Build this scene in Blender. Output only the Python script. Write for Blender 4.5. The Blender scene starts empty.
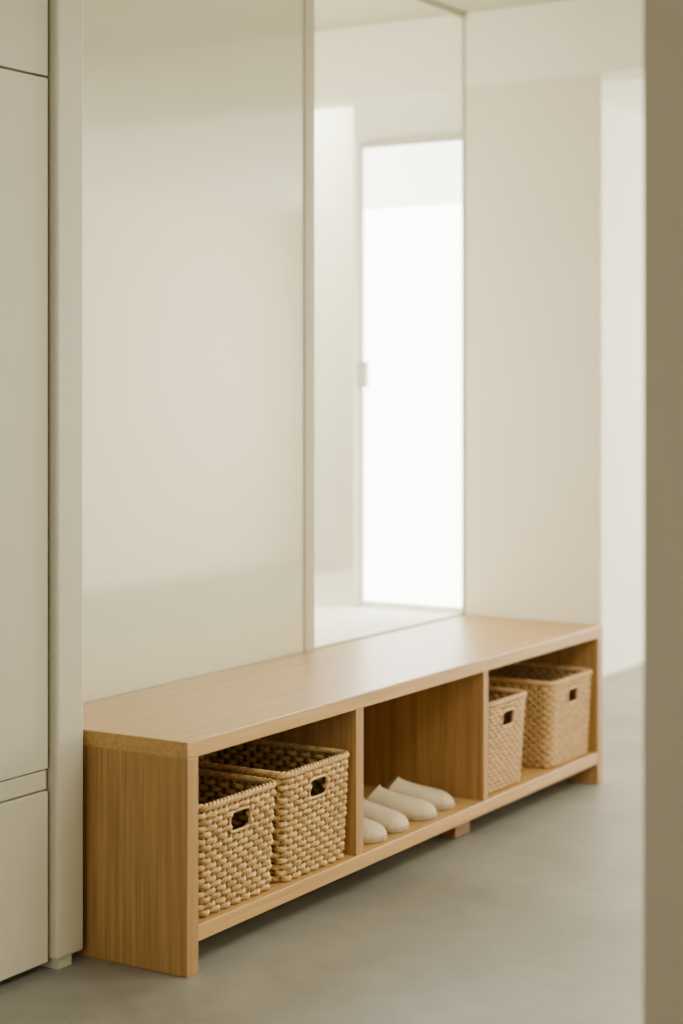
import bpy, bmesh, math, random
from mathutils import Vector, Matrix
random.seed(4)
S = bpy.context.scene
COL = S.collection

# ------------------------------------------------------------------ materials
def newmat(name):
    m = bpy.data.materials.new(name); m.use_nodes = True
    nt = m.node_tree
    return m, nt, nt.nodes['Principled BSDF']

def plain(name, col, rough=0.6, var=0.04, scale=6.0, bump=0.0, bscale=200, spec=0.5, coat=0):
    m, nt, b = newmat(name)
    tc = nt.nodes.new('ShaderNodeTexCoord')
    n = nt.nodes.new('ShaderNodeTexNoise'); n.inputs['Scale'].default_value = scale
    n.inputs['Detail'].default_value = 6
    nt.links.new(tc.outputs['Object'], n.inputs['Vector'])
    r = nt.nodes.new('ShaderNodeValToRGB')
    r.color_ramp.elements[0].position = 0.3; r.color_ramp.elements[1].position = 0.7
    r.color_ramp.elements[0].color = tuple(c*(1-var) for c in col)+(1,)
    r.color_ramp.elements[1].color = tuple(min(1, c*(1+var)) for c in col)+(1,)
    nt.links.new(n.outputs['Fac'], r.inputs['Fac'])
    nt.links.new(r.outputs['Color'], b.inputs['Base Color'])
    b.inputs['Roughness'].default_value = rough
    b.inputs['Specular IOR Level'].default_value = spec
    b.inputs['Coat Weight'].default_value = coat
    b.inputs['Coat Roughness'].default_value = 0.1
    if bump:
        n2 = nt.nodes.new('ShaderNodeTexNoise'); n2.inputs['Scale'].default_value = bscale
        nt.links.new(tc.outputs['Object'], n2.inputs['Vector'])
        bp = nt.nodes.new('ShaderNodeBump'); bp.inputs['Strength'].default_value = bump
        bp.inputs['Distance'].default_value = 0.002
        nt.links.new(n2.outputs['Fac'], bp.inputs['Height'])
        nt.links.new(bp.outputs['Normal'], b.inputs['Normal'])
    return m

def wood(name, c1, c2, scl, rough=0.4):
    m, nt, b = newmat(name)
    tc = nt.nodes.new('ShaderNodeTexCoord')
    mp = nt.nodes.new('ShaderNodeMapping'); mp.inputs['Scale'].default_value = scl
    nt.links.new(tc.outputs['Object'], mp.inputs['Vector'])
    n = nt.nodes.new('ShaderNodeTexNoise'); n.inputs['Scale'].default_value = 2.2
    n.inputs['Detail'].default_value = 9; n.inputs['Roughness'].default_value = 0.62
    n.inputs['Distortion'].default_value = 0.25
    nt.links.new(mp.outputs[0], n.inputs['Vector'])
    r = nt.nodes.new('ShaderNodeValToRGB')
    r.color_ramp.elements[0].position = 0.34; r.color_ramp.elements[1].position = 0.64
    r.color_ramp.elements[0].color = c1+(1,); r.color_ramp.elements[1].color = c2+(1,)
    nt.links.new(n.outputs['Fac'], r.inputs['Fac'])
    nt.links.new(r.outputs['Color'], b.inputs['Base Color'])
    b.inputs['Roughness'].default_value = rough
    bp = nt.nodes.new('ShaderNodeBump'); bp.inputs['Strength'].default_value = 0.12
    bp.inputs['Distance'].default_value = 0.001
    nt.links.new(n.outputs['Fac'], bp.inputs['Height'])
    nt.links.new(bp.outputs['Normal'], b.inputs['Normal'])
    return m

def emis(name, col, strength):
    m, nt, b = newmat(name)
    b.inputs['Base Color'].default_value = (0.9, 0.9, 0.9, 1)
    b.inputs['Emission Color'].default_value = col+(1,)
    b.inputs['Emission Strength'].default_value = strength
    return m

def clear_glass(name):
    m = bpy.data.materials.new(name); m.use_nodes = True
    nt = m.node_tree; nt.nodes.clear()
    o = nt.nodes.new('ShaderNodeOutputMaterial')
    t = nt.nodes.new('ShaderNodeBsdfTransparent'); t.inputs[0].default_value = (0.97, 0.98, 0.94, 1)
    g = nt.nodes.new('ShaderNodeBsdfGlossy'); g.inputs['Roughness'].default_value = 0.04
    mx = nt.nodes.new('ShaderNodeMixShader'); mx.inputs[0].default_value = 0.14
    nt.links.new(t.outputs[0], mx.inputs[1])
    nt.links.new(g.outputs[0], mx.inputs[2]); nt.links.new(mx.outputs[0], o.inputs[0])
    return m

oak_x = wood('oak_grain_long_lit', (0.37, 0.205, 0.058), (0.51, 0.305, 0.100), (1.2, 45, 45), 0.36)  # lighter oak, brightness of the lit bench top put into the colour
oak_z = wood('oak_grain_vertical_shaded', (0.26, 0.132, 0.036), (0.41, 0.226, 0.072), (45, 45, 1.2), 0.42)  # same oak darkened, shade of the upright faces put into the colour
oak_in = wood('oak_inner_shaded', (0.21, 0.10, 0.027), (0.31, 0.16, 0.050), (1.2, 45, 45), 0.5)  # darkest copy of the oak, compartment shade painted into the colour
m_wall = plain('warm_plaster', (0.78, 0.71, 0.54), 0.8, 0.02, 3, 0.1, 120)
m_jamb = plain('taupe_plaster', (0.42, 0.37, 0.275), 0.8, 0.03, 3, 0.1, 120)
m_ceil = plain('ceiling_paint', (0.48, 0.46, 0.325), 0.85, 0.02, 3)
m_beam = plain('beam_paint', (0.87, 0.835, 0.69), 0.8, 0.02, 3)
m_white = plain('white_paint', (0.88, 0.86, 0.76), 0.75, 0.02, 3)
m_cab = plain('cabinet_lacquer', (0.51, 0.475, 0.35), 0.45, 0.02, 4)
m_panel = plain('back_painted_glass', (0.62, 0.625, 0.455), 0.28, 0.04, 1.3, coat=1.0)
m_panel.node_tree.nodes['Principled BSDF'].inputs['Coat IOR'].default_value = 3.0
m_panel.node_tree.nodes['Principled BSDF'].inputs['Coat Roughness'].default_value = 0.07
m_post = plain('satin_frame_paint', (0.53, 0.51, 0.38), 0.4, 0.02, 4)
m_dark = plain('dark_gap', (0.05, 0.045, 0.04), 0.8, 0.02, 4)
m_grey = plain('handle_metal', (0.4, 0.39, 0.34), 0.4, 0.02, 4)
m_slip = plain('slipper_felt', (0.52, 0.415, 0.265), 0.9, 0.05, 40, 0.4, 500)
m_sole = plain('slipper_sole', (0.36, 0.27, 0.155), 0.9, 0.05, 40, 0.4, 500)
m_slipin = plain('slipper_lining', (0.34, 0.25, 0.15), 0.95, 0.05, 40, 0.4, 500)
m_glass = clear_glass('clear_glass')

# floor: microcement
m_floor, nt, b = newmat('microcement')
tc = nt.nodes.new('ShaderNodeTexCoord')
n1 = nt.nodes.new('ShaderNodeTexNoise'); n1.inputs['Scale'].default_value = 1.6; n1.inputs['Detail'].default_value = 8
n1.inputs['Distortion'].default_value = 0.8
n2 = nt.nodes.new('ShaderNodeTexNoise'); n2.inputs['Scale'].default_value = 14; n2.inputs['Detail'].default_value = 10
mixn = nt.nodes.new('ShaderNodeMath'); mixn.operation = 'MULTIPLY_ADD'; mixn.inputs[1].default_value = 0.35
for n in (n1, n2): nt.links.new(tc.outputs['Object'], n.inputs['Vector'])
nt.links.new(n2.outputs['Fac'], mixn.inputs[0]); nt.links.new(n1.outputs['Fac'], mixn.inputs[2])
r = nt.nodes.new('ShaderNodeValToRGB')
r.color_ramp.elements[0].position = 0.45; r.color_ramp.elements[1].position = 0.9
r.color_ramp.elements[0].color = (0.150, 0.142, 0.113, 1); r.color_ramp.elements[1].color = (0.250, 0.238, 0.192, 1)
nt.links.new(mixn.outputs[0], r.inputs['Fac']); nt.links.new(r.outputs[0], b.inputs['Base Color'])
b.inputs['Roughness'].default_value = 0.45
bp = nt.nodes.new('ShaderNodeBump'); bp.inputs['Strength'].default_value = 0.08; bp.inputs['Distance'].default_value = 0.003
nt.links.new(mixn.outputs[0], bp.inputs['Height']); nt.links.new(bp.outputs[0], b.inputs['Normal'])

def wicker_mat(name, c1, c2):
    return wood(name, c1, c2, (18, 18, 70), 0.55)
m_wick = wicker_mat('seagrass_straw', (0.33, 0.19, 0.055), (0.68, 0.45, 0.17))
m_wick2 = wicker_mat('pale_seagrass', (0.42, 0.25, 0.088), (0.62, 0.40, 0.17))
m_liner = plain('basket_inner_weave', (0.20, 0.11, 0.035), 0.85, 0.3, 60)

# ------------------------------------------------------------------ helpers
def empty(name):
    e = bpy.data.objects.new(name, None); e.empty_display_size = 0.1
    COL.objects.link(e); return e

def mkobj(name, verts, faces, mat, parent=None, smooth=False):
    me = bpy.data.meshes.new(name); me.from_pydata(verts, [], faces); me.update()
    ob = bpy.data.objects.new(name, me); COL.objects.link(ob)
    me.materials.append(mat)
    if smooth:
        for p in me.polygons: p.use_smooth = True
    if parent: ob.parent = parent
    return ob

def box(name, x0, x1, y0, y1, z0, z1, mat, parent=None, bevel=0.0):
    v = [(x, y, z) for x in (x0, x1) for y in (y0, y1) for z in (z0, z1)]
    f = [(0,1,3,2), (4,6,7,5), (0,4,5,1), (2,3,7,6), (0,2,6,4), (1,5,7,3)]
    ob = mkobj(name, v, f, mat, parent)
    if bevel:
        md = ob.modifiers.new('bevel', 'BEVEL'); md.width = bevel; md.segments = 2
        md.limit_method = 'ANGLE'
    return ob

# ------------------------------------------------------------------ room
H = 2.25
XL, XR, YF = -4.6, 7.2, -3.9
box('floor', XL, XR, YF, 1.1, -0.1, 0.0, m_floor)
box('ceiling', XL, 2.05, YF, 1.1, H, H+0.1, m_ceil)
box('ceiling_corridor', 2.05, XR, YF, 1.1, H, H+0.1, m_white)  # separate white piece, so the ceiling here looks brightly lit
box('wall_left', XL-0.1, XL, YF, 1.1, 0, H, m_wall)
box('wall_right', XR, XR+0.1, YF, 1.1, 0, H, m_white)
box('wall_front', XL, XR, YF-0.1, YF, 0, H, m_wall)
box('wall_back', XL, -0.62, 0.0, 0.1, 0, H, m_wall)
box('wall_corridor', 2.12, XR, 0.30, 0.40, 0, H, m_white)
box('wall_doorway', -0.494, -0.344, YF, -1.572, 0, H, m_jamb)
box('wall_partition', 1.979, 1.992, -0.440, 0.0, 0, 2.03, m_wall)
box('wall_window', 2.0, 2.12, 0.0, 0.40, 0, 2.03, m_white)
box('ceiling_beam', 1.979, 2.12, YF, 1.0, 2.03, H, m_beam)
box('wall_sunroom', 0.9, 3.3, 1.0, 1.1, 0, H, m_white)
box('wall_sunroom_end', 3.3, 3.4, 0.40, 1.0, 0, H, m_white)
box('wall_sunroom_side', 0.9, 1.0, 0.04, 1.0, 0, H, m_white)
box('window_ledge', 1.0, 1.998, 0.015, 1.0, 0.0, 0.45, m_white)
box('window_ledge.001', 1.998, 3.3, 0.402, 1.0, 0.0, 0.45, m_white)
# glazed partition with painted panel
gp = empty('glazed_partition')
box('painted_glass_panel', -0.62, 1.095, 0.0, 0.03, 0.0, H, m_panel, gp)
box('center_post', 1.095, 1.140, -0.006, 0.03, 0.0, H, m_post, gp, 0.003)
mkobj('clear_pane', [(1.14, 0.004, 0.46), (1.978, 0.004, 0.46), (1.978, 0.004, H-0.015), (1.14, 0.004, H-0.015)], [(0,1,2,3)], m_glass, gp)
box('top_rail', 1.140, 1.976, -0.004, 0.008, H-0.018, H, m_post, gp, 0.002)
box('bottom_rail', 1.140, 1.976, -0.003, 0.008, 0.0, 0.456, m_post, gp, 0.002)
box('end_post', 1.974, 1.979, -0.003, 0.006, 0.45, H, m_post, gp, 0.001)
# window
w = empty('window_1')
m_day = emis('daylight_glazing', (1.0, 0.985, 0.95), 12)
m_blind = emis('translucent_blind', (1.0, 0.98, 0.92), 6)
box('glazing', 1.990, 1.996, 0.008, 0.355, 0.47, 1.68, m_day, w)
box('blind', 1.986, 1.996, 0.008, 0.355, 1.68, 1.87, m_blind, w)
box('jamb_a', 1.980, 2.0, 0.355, 0.368, 0.45, 1.89, m_post, w)
box('head', 1.980, 2.0, 0.008, 0.355, 1.87, 1.89, m_post, w)
box('sill', 1.980, 2.0, 0.008, 0.355, 0.45, 0.47, m_white, w)
box('handle_plate', 1.955, 1.980, 0.330, 0.362, 1.13, 1.21, m_grey, w, 0.003)
# ------------------------------------------------------------------ cabinet
cb = empty('tall_cabinet')
box('carcass', -2.9, -0.115, -0.17, -0.001, 0.03, H-0.005, m_cab, cb)
box('shadow_gap', -2.9, -0.112, -0.176, -0.17, 0.03, H-0.005, m_dark, cb)
for i, (a, c) in enumerate([(-0.62, -0.1185), (-1.13, -0.624), (-1.64, -1.134), (-2.15, -1.644), (-2.66, -2.154)]):
    box('upper_door_%d' % i, a, c, -0.196, -0.176, 1.731, H-0.01, m_cab, cb, 0.002)
    box('main_door_%d' % i, a, c, -0.196, -0.176, 0.392, 1.727, m_cab, cb, 0.002)
    box('finger_rail_%d' % i, a, c, -0.192, -0.176, 0.352, 0.389, m_cab, cb, 0.002)
    box('drawer_front_%d' % i, a, c, -0.196, -0.176, 0.018, 0.349, m_cab, cb, 0.002)
box('side_post', -0.110, -0.030, -0.212, -0.001, 0.02, H-0.005, m_cab, cb, 0.006)
box('foot', -0.10, -0.06, -0.205, -0.16, 0.0, 0.022, m_cab, cb)

# ------------------------------------------------------------------ bench
L = 1.975
bn = empty('storage_bench')
Yf, Yb = -0.45, -0.006
T = 0.033
X0 = -0.010
box('top_board', X0, L, Yf, Yb, 0.45-T, 0.45, oak_x, bn, 0.0025)
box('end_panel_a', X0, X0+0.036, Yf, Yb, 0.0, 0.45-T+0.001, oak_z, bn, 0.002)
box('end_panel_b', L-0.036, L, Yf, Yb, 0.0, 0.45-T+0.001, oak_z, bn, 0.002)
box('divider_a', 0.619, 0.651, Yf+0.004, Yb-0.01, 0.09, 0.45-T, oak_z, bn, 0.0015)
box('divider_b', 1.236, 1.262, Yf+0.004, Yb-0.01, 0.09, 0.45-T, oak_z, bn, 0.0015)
box('bottom_shelf', 0.026, L-0.036, Yf+0.001, Yb, 0.06, 0.092, oak_x, bn, 0.002)
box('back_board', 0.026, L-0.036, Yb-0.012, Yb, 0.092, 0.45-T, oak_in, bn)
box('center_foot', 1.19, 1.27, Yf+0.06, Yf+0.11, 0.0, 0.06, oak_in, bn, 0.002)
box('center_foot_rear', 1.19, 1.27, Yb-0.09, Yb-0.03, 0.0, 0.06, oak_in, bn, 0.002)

# ------------------------------------------------------------------ baskets
def rr(s, w, d, r):
    hw, hd = w/2-r, d/2-r
    q = math.pi*r/2
    P = 4*hw+4*hd+4*q
    t = (s % 1.0)*P
    segs = [('l', (0,-d/2), (1,0), hw), ('c', (hw,-hd), -90, q), ('l', (w/2,-hd), (0,1), 2*hd), ('c', (hw,hd), 0, q),
            ('l', (hw,d/2), (-1,0), 2*hw), ('c', (-hw,hd), 90, q), ('l', (-w/2,hd), (0,-1), 2*hd), ('c', (-hw,-hd), 180, q),
            ('l', (-hw,-d/2), (1,0), hw+1e-6)]
    for sg in segs:
        if t <= sg[3]:
            if sg[0] == 'l':
                dx, dy = sg[2]
                return Vector((sg[1][0]+dx*t, sg[1][1]+dy*t)), Vector((dy, -dx))
            a = math.radians(sg[2]+90*t/sg[3]); nn = Vector((math.cos(a), math.sin(a)))
            return Vector(sg[1])+nn*r, nn
        t -= sg[3]
    return Vector((0, -d/2)), Vector((0, -1))

def tube(V, F, pts, ra, rb, closed, k=6):
    n = len(pts); base = len(V)
    for i, p in enumerate(pts):
        if closed: tg = pts[(i+1) % n]-pts[i-1]
        else: tg = pts[min(i+1, n-1)]-pts[max(i-1, 0)]
        tg.normalize()
        up = Vector((0,0,1)) if abs(tg.z) < 0.8 else Vector((0,1,0))
        a = tg.cross(up); a.normalize(); bb = a.cross(tg)
        for j in range(k):
            th = 2*math.pi*j/k
            V.append(tuple(p+a*(math.cos(th)*ra)+bb*(math.sin(th)*rb)))
    for i in range(n if closed else n-1):
        i2 = (i+1) % n
        for j in range(k):
            F.append((base+i*k+j, base+i*k+(j+1) % k, base+i2*k+(j+1) % k, base+i2*k+j))
    if not closed:
        F.append(tuple(base+j for j in range(k))[::-1]); F.append(tuple(base+(n-1)*k+j for j in range(k)))

def basket(x0, x1, y0, depth, z0, h, mat, pitch=0.0105, sp=0.019, amp=0.0040, taper=0.93, hole=(0.062, 0.036), rot=0.0, ra=0.0036):
    par = empty('wicker_basket')
    W = x1-x0-0.012; D = depth
    cx, cy = (x0+x1)/2, y0+0.006+D/2
    par.location = (cx, cy, z0); par.rotation_euler = (0, 0, rot)
    r = 0.024
    P = 2*(W+D)-8*r+2*math.pi*r
    N = int(round(P/sp)); N += N % 2
    def wd(z):
        k = taper+(1-taper)*z/h
        return W*k, D*k
    def pt(s, z, off):
        w_, d_ = wd(z); p, n = rr(s, w_, d_, r)
        p = p+n*off
        return Vector((p.x, p.y, z))
    hz1 = h-0.024; hz0 = hz1-hole[1]
    hs = hole[0]/2/P
    V, F = [], []
    rows = int((h-0.006)/pitch); M = N*6
    rb = pitch*0.50
    for q in range(rows):
        z = 0.0075+q*pitch
        jz = [random.uniform(-0.0013, 0.0013) for _ in range(N+1)]
        ja = [random.uniform(0.75, 1.15) for _ in range(N+1)]
        def P_(s):
            i = s*N; k = int(i) % N; f = i-math.floor(i)
            return pt(s, z+jz[k]*(1-f)+jz[(k+1) % N]*f, (ja[k]*(1-f)+ja[(k+1) % N]*f)*amp*math.cos(math.pi*(i+q)))
        if hz0-0.004 < z < hz1+0.004:
            for a, c in ((hs, 0.5-hs), (0.5+hs, 1-hs)):
                m = int(M*(c-a)); tube(V, F, [P_(a+(c-a)*i/m) for i in range(m+1)], ra, rb, False)
        else:
            tube(V, F, [P_(i/M) for i in range(M)], ra, rb, True)
    mkobj('weave', V, F, mat, par, True)
    V, F = [], []
    for i in range(N):
        s = (i+0.5)/N
        sd = min(s, 1-s); sd2 = abs(s-0.5)
        segs = [(0.002, h)]
        if sd < hs or sd2 < hs: segs = [(0.002, hz0), (hz1, h)]
        for a, c in segs:
            tube(V, F, [pt(s, a+(c-a)*j/4, 0) for j in range(5)], 0.0028, 0.0028, False, 5)
    mkobj('stakes', V, F, mat, par, True)
    V, F = [], []
    MM = N*8
    for ph in range(3):
        pts = []
        for i in range(MM):
            s = i/MM; th = 2*math.pi*(s*round(N*0.5)+ph/3)
            pts.append(pt(s, h+0.003+0.0042*math.sin(th), 0.0042*math.cos(th)))
        tube(V, F, pts, 0.0042, 0.0042, True)
    mkobj('braided_rim', V, F, mat, par, True)
    V, F = [], []
    for c0 in (0.0, 0.5):
        pts = []
        for a in range(28):
            th = 2*math.pi*a/28
            ex = math.copysign(abs(math.cos(th))**0.45, math.cos(th)); ez = math.copysign(abs(math.sin(th))**0.45, math.sin(th))
            pts.append(pt(c0+ex*(hs+0.002), (hz0+hz1)/2+ez*(hole[1]/2+0.001), 0.002))
        tube(V, F, pts, 0.0036, 0.0036, True)
    mkobj('handle_surround', V, F, mat, par, True)
    V, F = [], []
    ss = sorted(set([i/96 for i in range(96)]+[hs, 1-hs, 0.5-hs, 0.5+hs]))
    zs = [0.003, hz0, hz1, h]
    n = len(ss)
    for z in zs:
        for s in ss: V.append(tuple(pt(s, z, -0.0005)))
    for zi in range(3):
        for i in range(n):
            a, c = ss[i], ss[(i+1) % n] if i+1 < n else 1.0
            mid = (a+c)/2
            if zi == 1 and (min(mid, 1-mid) < hs or abs(mid-0.5) < hs): continue
            i2 = (i+1) % n
            F.append((zi*n+i, zi*n+i2, (zi+1)*n+i2, (zi+1)*n+i))
    F.append(tuple(range(n)))
    mkobj('inner_shell', V, F, m_liner, par)
    return par

SH = 0.0925
basket(0.042, 0.323, -0.443, 0.38, SH, 0.214, m_wick, pitch=0.0128, sp=0.0185, amp=0.0048, taper=0.95, ra=0.0040, hole=(0.068, 0.040))
basket(0.336, 0.6125, -0.443, 0.38, SH, 0.224, m_wick, pitch=0.0128, sp=0.0185, amp=0.0048, taper=0.955, ra=0.0040, hole=(0.068, 0.040))
basket(1.270, 1.506, -0.444, 0.37, SH, 0.228, m_wick2, pitch=0.010, sp=0.014, amp=0.0030, hole=(0.068, 0.040))
basket(1.648, 1.931, -0.444, 0.37, SH, 0.228, m_wick2, pitch=0.010, sp=0.014, amp=0.0030, taper=0.95, hole=(0.068, 0.040))

# ------------------------------------------------------------------ slippers
def slipper(tx, ty, ang, mirror=1):
    par = empty('slipper')
    Ln = 0.265
    def halfw(t):
        pts = [(0, .0), (.015, .014), (.05, .025), (.12, .034), (.3, .037), (.5, .043), (.7, .050), (.82, .050), (.91, .043), (.965, .029), (.99, .014), (1, .0)]
        for (a, b_), (c, d) in zip(pts, pts[1:]):
            if t <= c:
                f = (t-a)/(c-a); return b_+(d-b_)*f
        return 0
    def cen(t): return mirror*0.006*math.sin(t*math.pi*1.1-0.6)
    n = 48
    tt = [0.5-0.5*math.cos(math.pi*i/n) for i in range(n+1)]
    V, F = [], []
    rings = [(0, .95), (.003, 1.02), (.011, 1.02), (.014, .97)]
    outl = [(cen(t)+halfw(t), -t*Ln) for t in tt]+[(cen(t)-halfw(t), -t*Ln) for t in tt[-2:0:-1]]
    m = len(outl)
    for z, k in rings:
        for (x, y) in outl: V.append((x*k, -Ln/2+(y+Ln/2)*(1-(1-k)*.3), z))
    for rI in range(len(rings)-1):
        for i in range(m): F.append((rI*m+i, rI*m+(i+1) % m, (rI+1)*m+(i+1) % m, (rI+1)*m+i))
    F.append(tuple(range(m))[::-1]); F.append(tuple(range(3*m, 4*m)))
    mkobj('sole', V, F, m_sole, par, False)
    ins = [(x*.88, -Ln/2+(y+Ln/2)*.95, .0148) for x, y in outl]
    mkobj('insole', ins, [tuple(range(m))], m_slipin, par)
    V, F = [], []
    nu, nv = 28, 20
    t0 = 0.36
    for i in range(nu+1):
        u = 1-(1-i/nu)**1.6
        t = t0+(0.992-t0)*u
        hw = halfw(t)*0.99
        hh = 0.023+0.036*(1-u)**1.2
        if u > 0.78: hh *= max(0.12, math.sqrt(max(0, 1-((u-0.78)/0.22)**2)))
        for j in range(nv+1):
            a = math.pi*j/nv
            sa = max(0, math.sin(a))
            yy = -t*Ln - (0.030*sa**2)*(1-u)**3
            V.append((cen(t)+math.copysign(abs(math.cos(a))**0.8, math.cos(a))*hw, yy, 0.010+hh*sa**0.75))
    for i in range(nu):
        for j in range(nv):
            a = i*(nv+1)+j
            F.append((a, a+1, a+nv+2, a+nv+1))
    up = mkobj('upper', V, F, m_slip, par, True)
    sd = up.modifiers.new('solid', 'SOLIDIFY'); sd.thickness = 0.004; sd.offset = -1
    V, F = [], []
    pts = []
    for j in range(nv+1):
        a = math.pi*j/nv; sa = max(0, math.sin(a))
        pts.append(Vector((cen(t0)+math.copysign(abs(math.cos(a))**0.8, math.cos(a))*halfw(t0)*0.99, -t0*Ln-0.030*sa**2, 0.010+0.059*sa**0.75)))
    tube(V, F, pts, 0.003, 0.003, False)
    mkobj('collar_piping', V, F, m_slip, par, True)
    par.rotation_euler = (0, 0, ang)
    c, s = math.cos(ang), math.sin(ang)
    par.location = (tx - (s*Ln), ty + c*Ln, SH)
    return par
slipper(1.140, -0.415, 0.48, 1)
slipper(1.030, -0.425, 0.40, -1)
slipper(0.870, -0.432, 0.10, 1)
slipper(0.762, -0.435, 0.02, -1)

# ------------------------------------------------------------------ lights
def area(name, loc, rot, sx, sy, power, col=(1, 0.962, 0.87)):
    l = bpy.data.lights.new(name, 'AREA'); l.shape = 'RECTANGLE'; l.size = sx; l.size_y = sy
    l.energy = power; l.color = col
    o = bpy.data.objects.new(name, l); o.location = loc; o.rotation_euler = rot
    COL.objects.link(o); return o
R = math.radians
area('side_fill', (2.4, YF+0.05, 1.5), (R(90), 0, 0), 3.6, 1.3, 22)  # added fill along the closed front wall, no window built there
area('daylight_corridor_window', (XR-0.05, -1.45, 1.25), (R(90), 0, R(90)), 3.1, 1.8, 410)
area('vestibule_fill', (XL+0.05, -1.6, 1.3), (R(90), 0, R(-90)), 2.6, 1.8, 58)  # added soft fill from behind the camera, the wall has no opening
area('ceiling_fill', (0.9, -2.3, H-0.02), (0, 0, 0), 2.0, 0.9, 76)  # added unseen overhead fill to lift bench top and floor, no fixture
area('sunroom_top_fill', (2.5, 0.72, H-0.03), (0, 0, 0), 1.0, 0.45, 24)  # added fill under a closed ceiling to brighten the room behind the glass
area('sunroom_side_fill', (1.03, 0.6, 1.3), (R(90), 0, R(-90)), 0.6, 1.5, 16)  # added unseen fill beside the pane to whiten the far sunroom walls

wd = bpy.data.worlds.new('world'); S.world = wd; wd.use_nodes = True
wd.node_tree.nodes['Background'].inputs[0].default_value = (1, 0.97, 0.92, 1)
wd.node_tree.nodes['Background'].inputs[1].default_value = 0.6

# ------------------------------------------------------------------ camera
cd = bpy.data.cameras.new('camera'); cam = bpy.data.objects.new('camera', cd); COL.objects.link(cam)
cam.location = (-2.75, -2.486, 1.128)
cam.rotation_euler = (R(90), 0, R(-58.33))
cd.sensor_width = 36; cd.sensor_fit = 'AUTO'
cd.lens = 1780/1024*36
cd.shift_y = -124/1024
cd.dof.use_dof = True; cd.dof.focus_distance = 3.65; cd.dof.aperture_fstop = 1.9
S.camera = cam
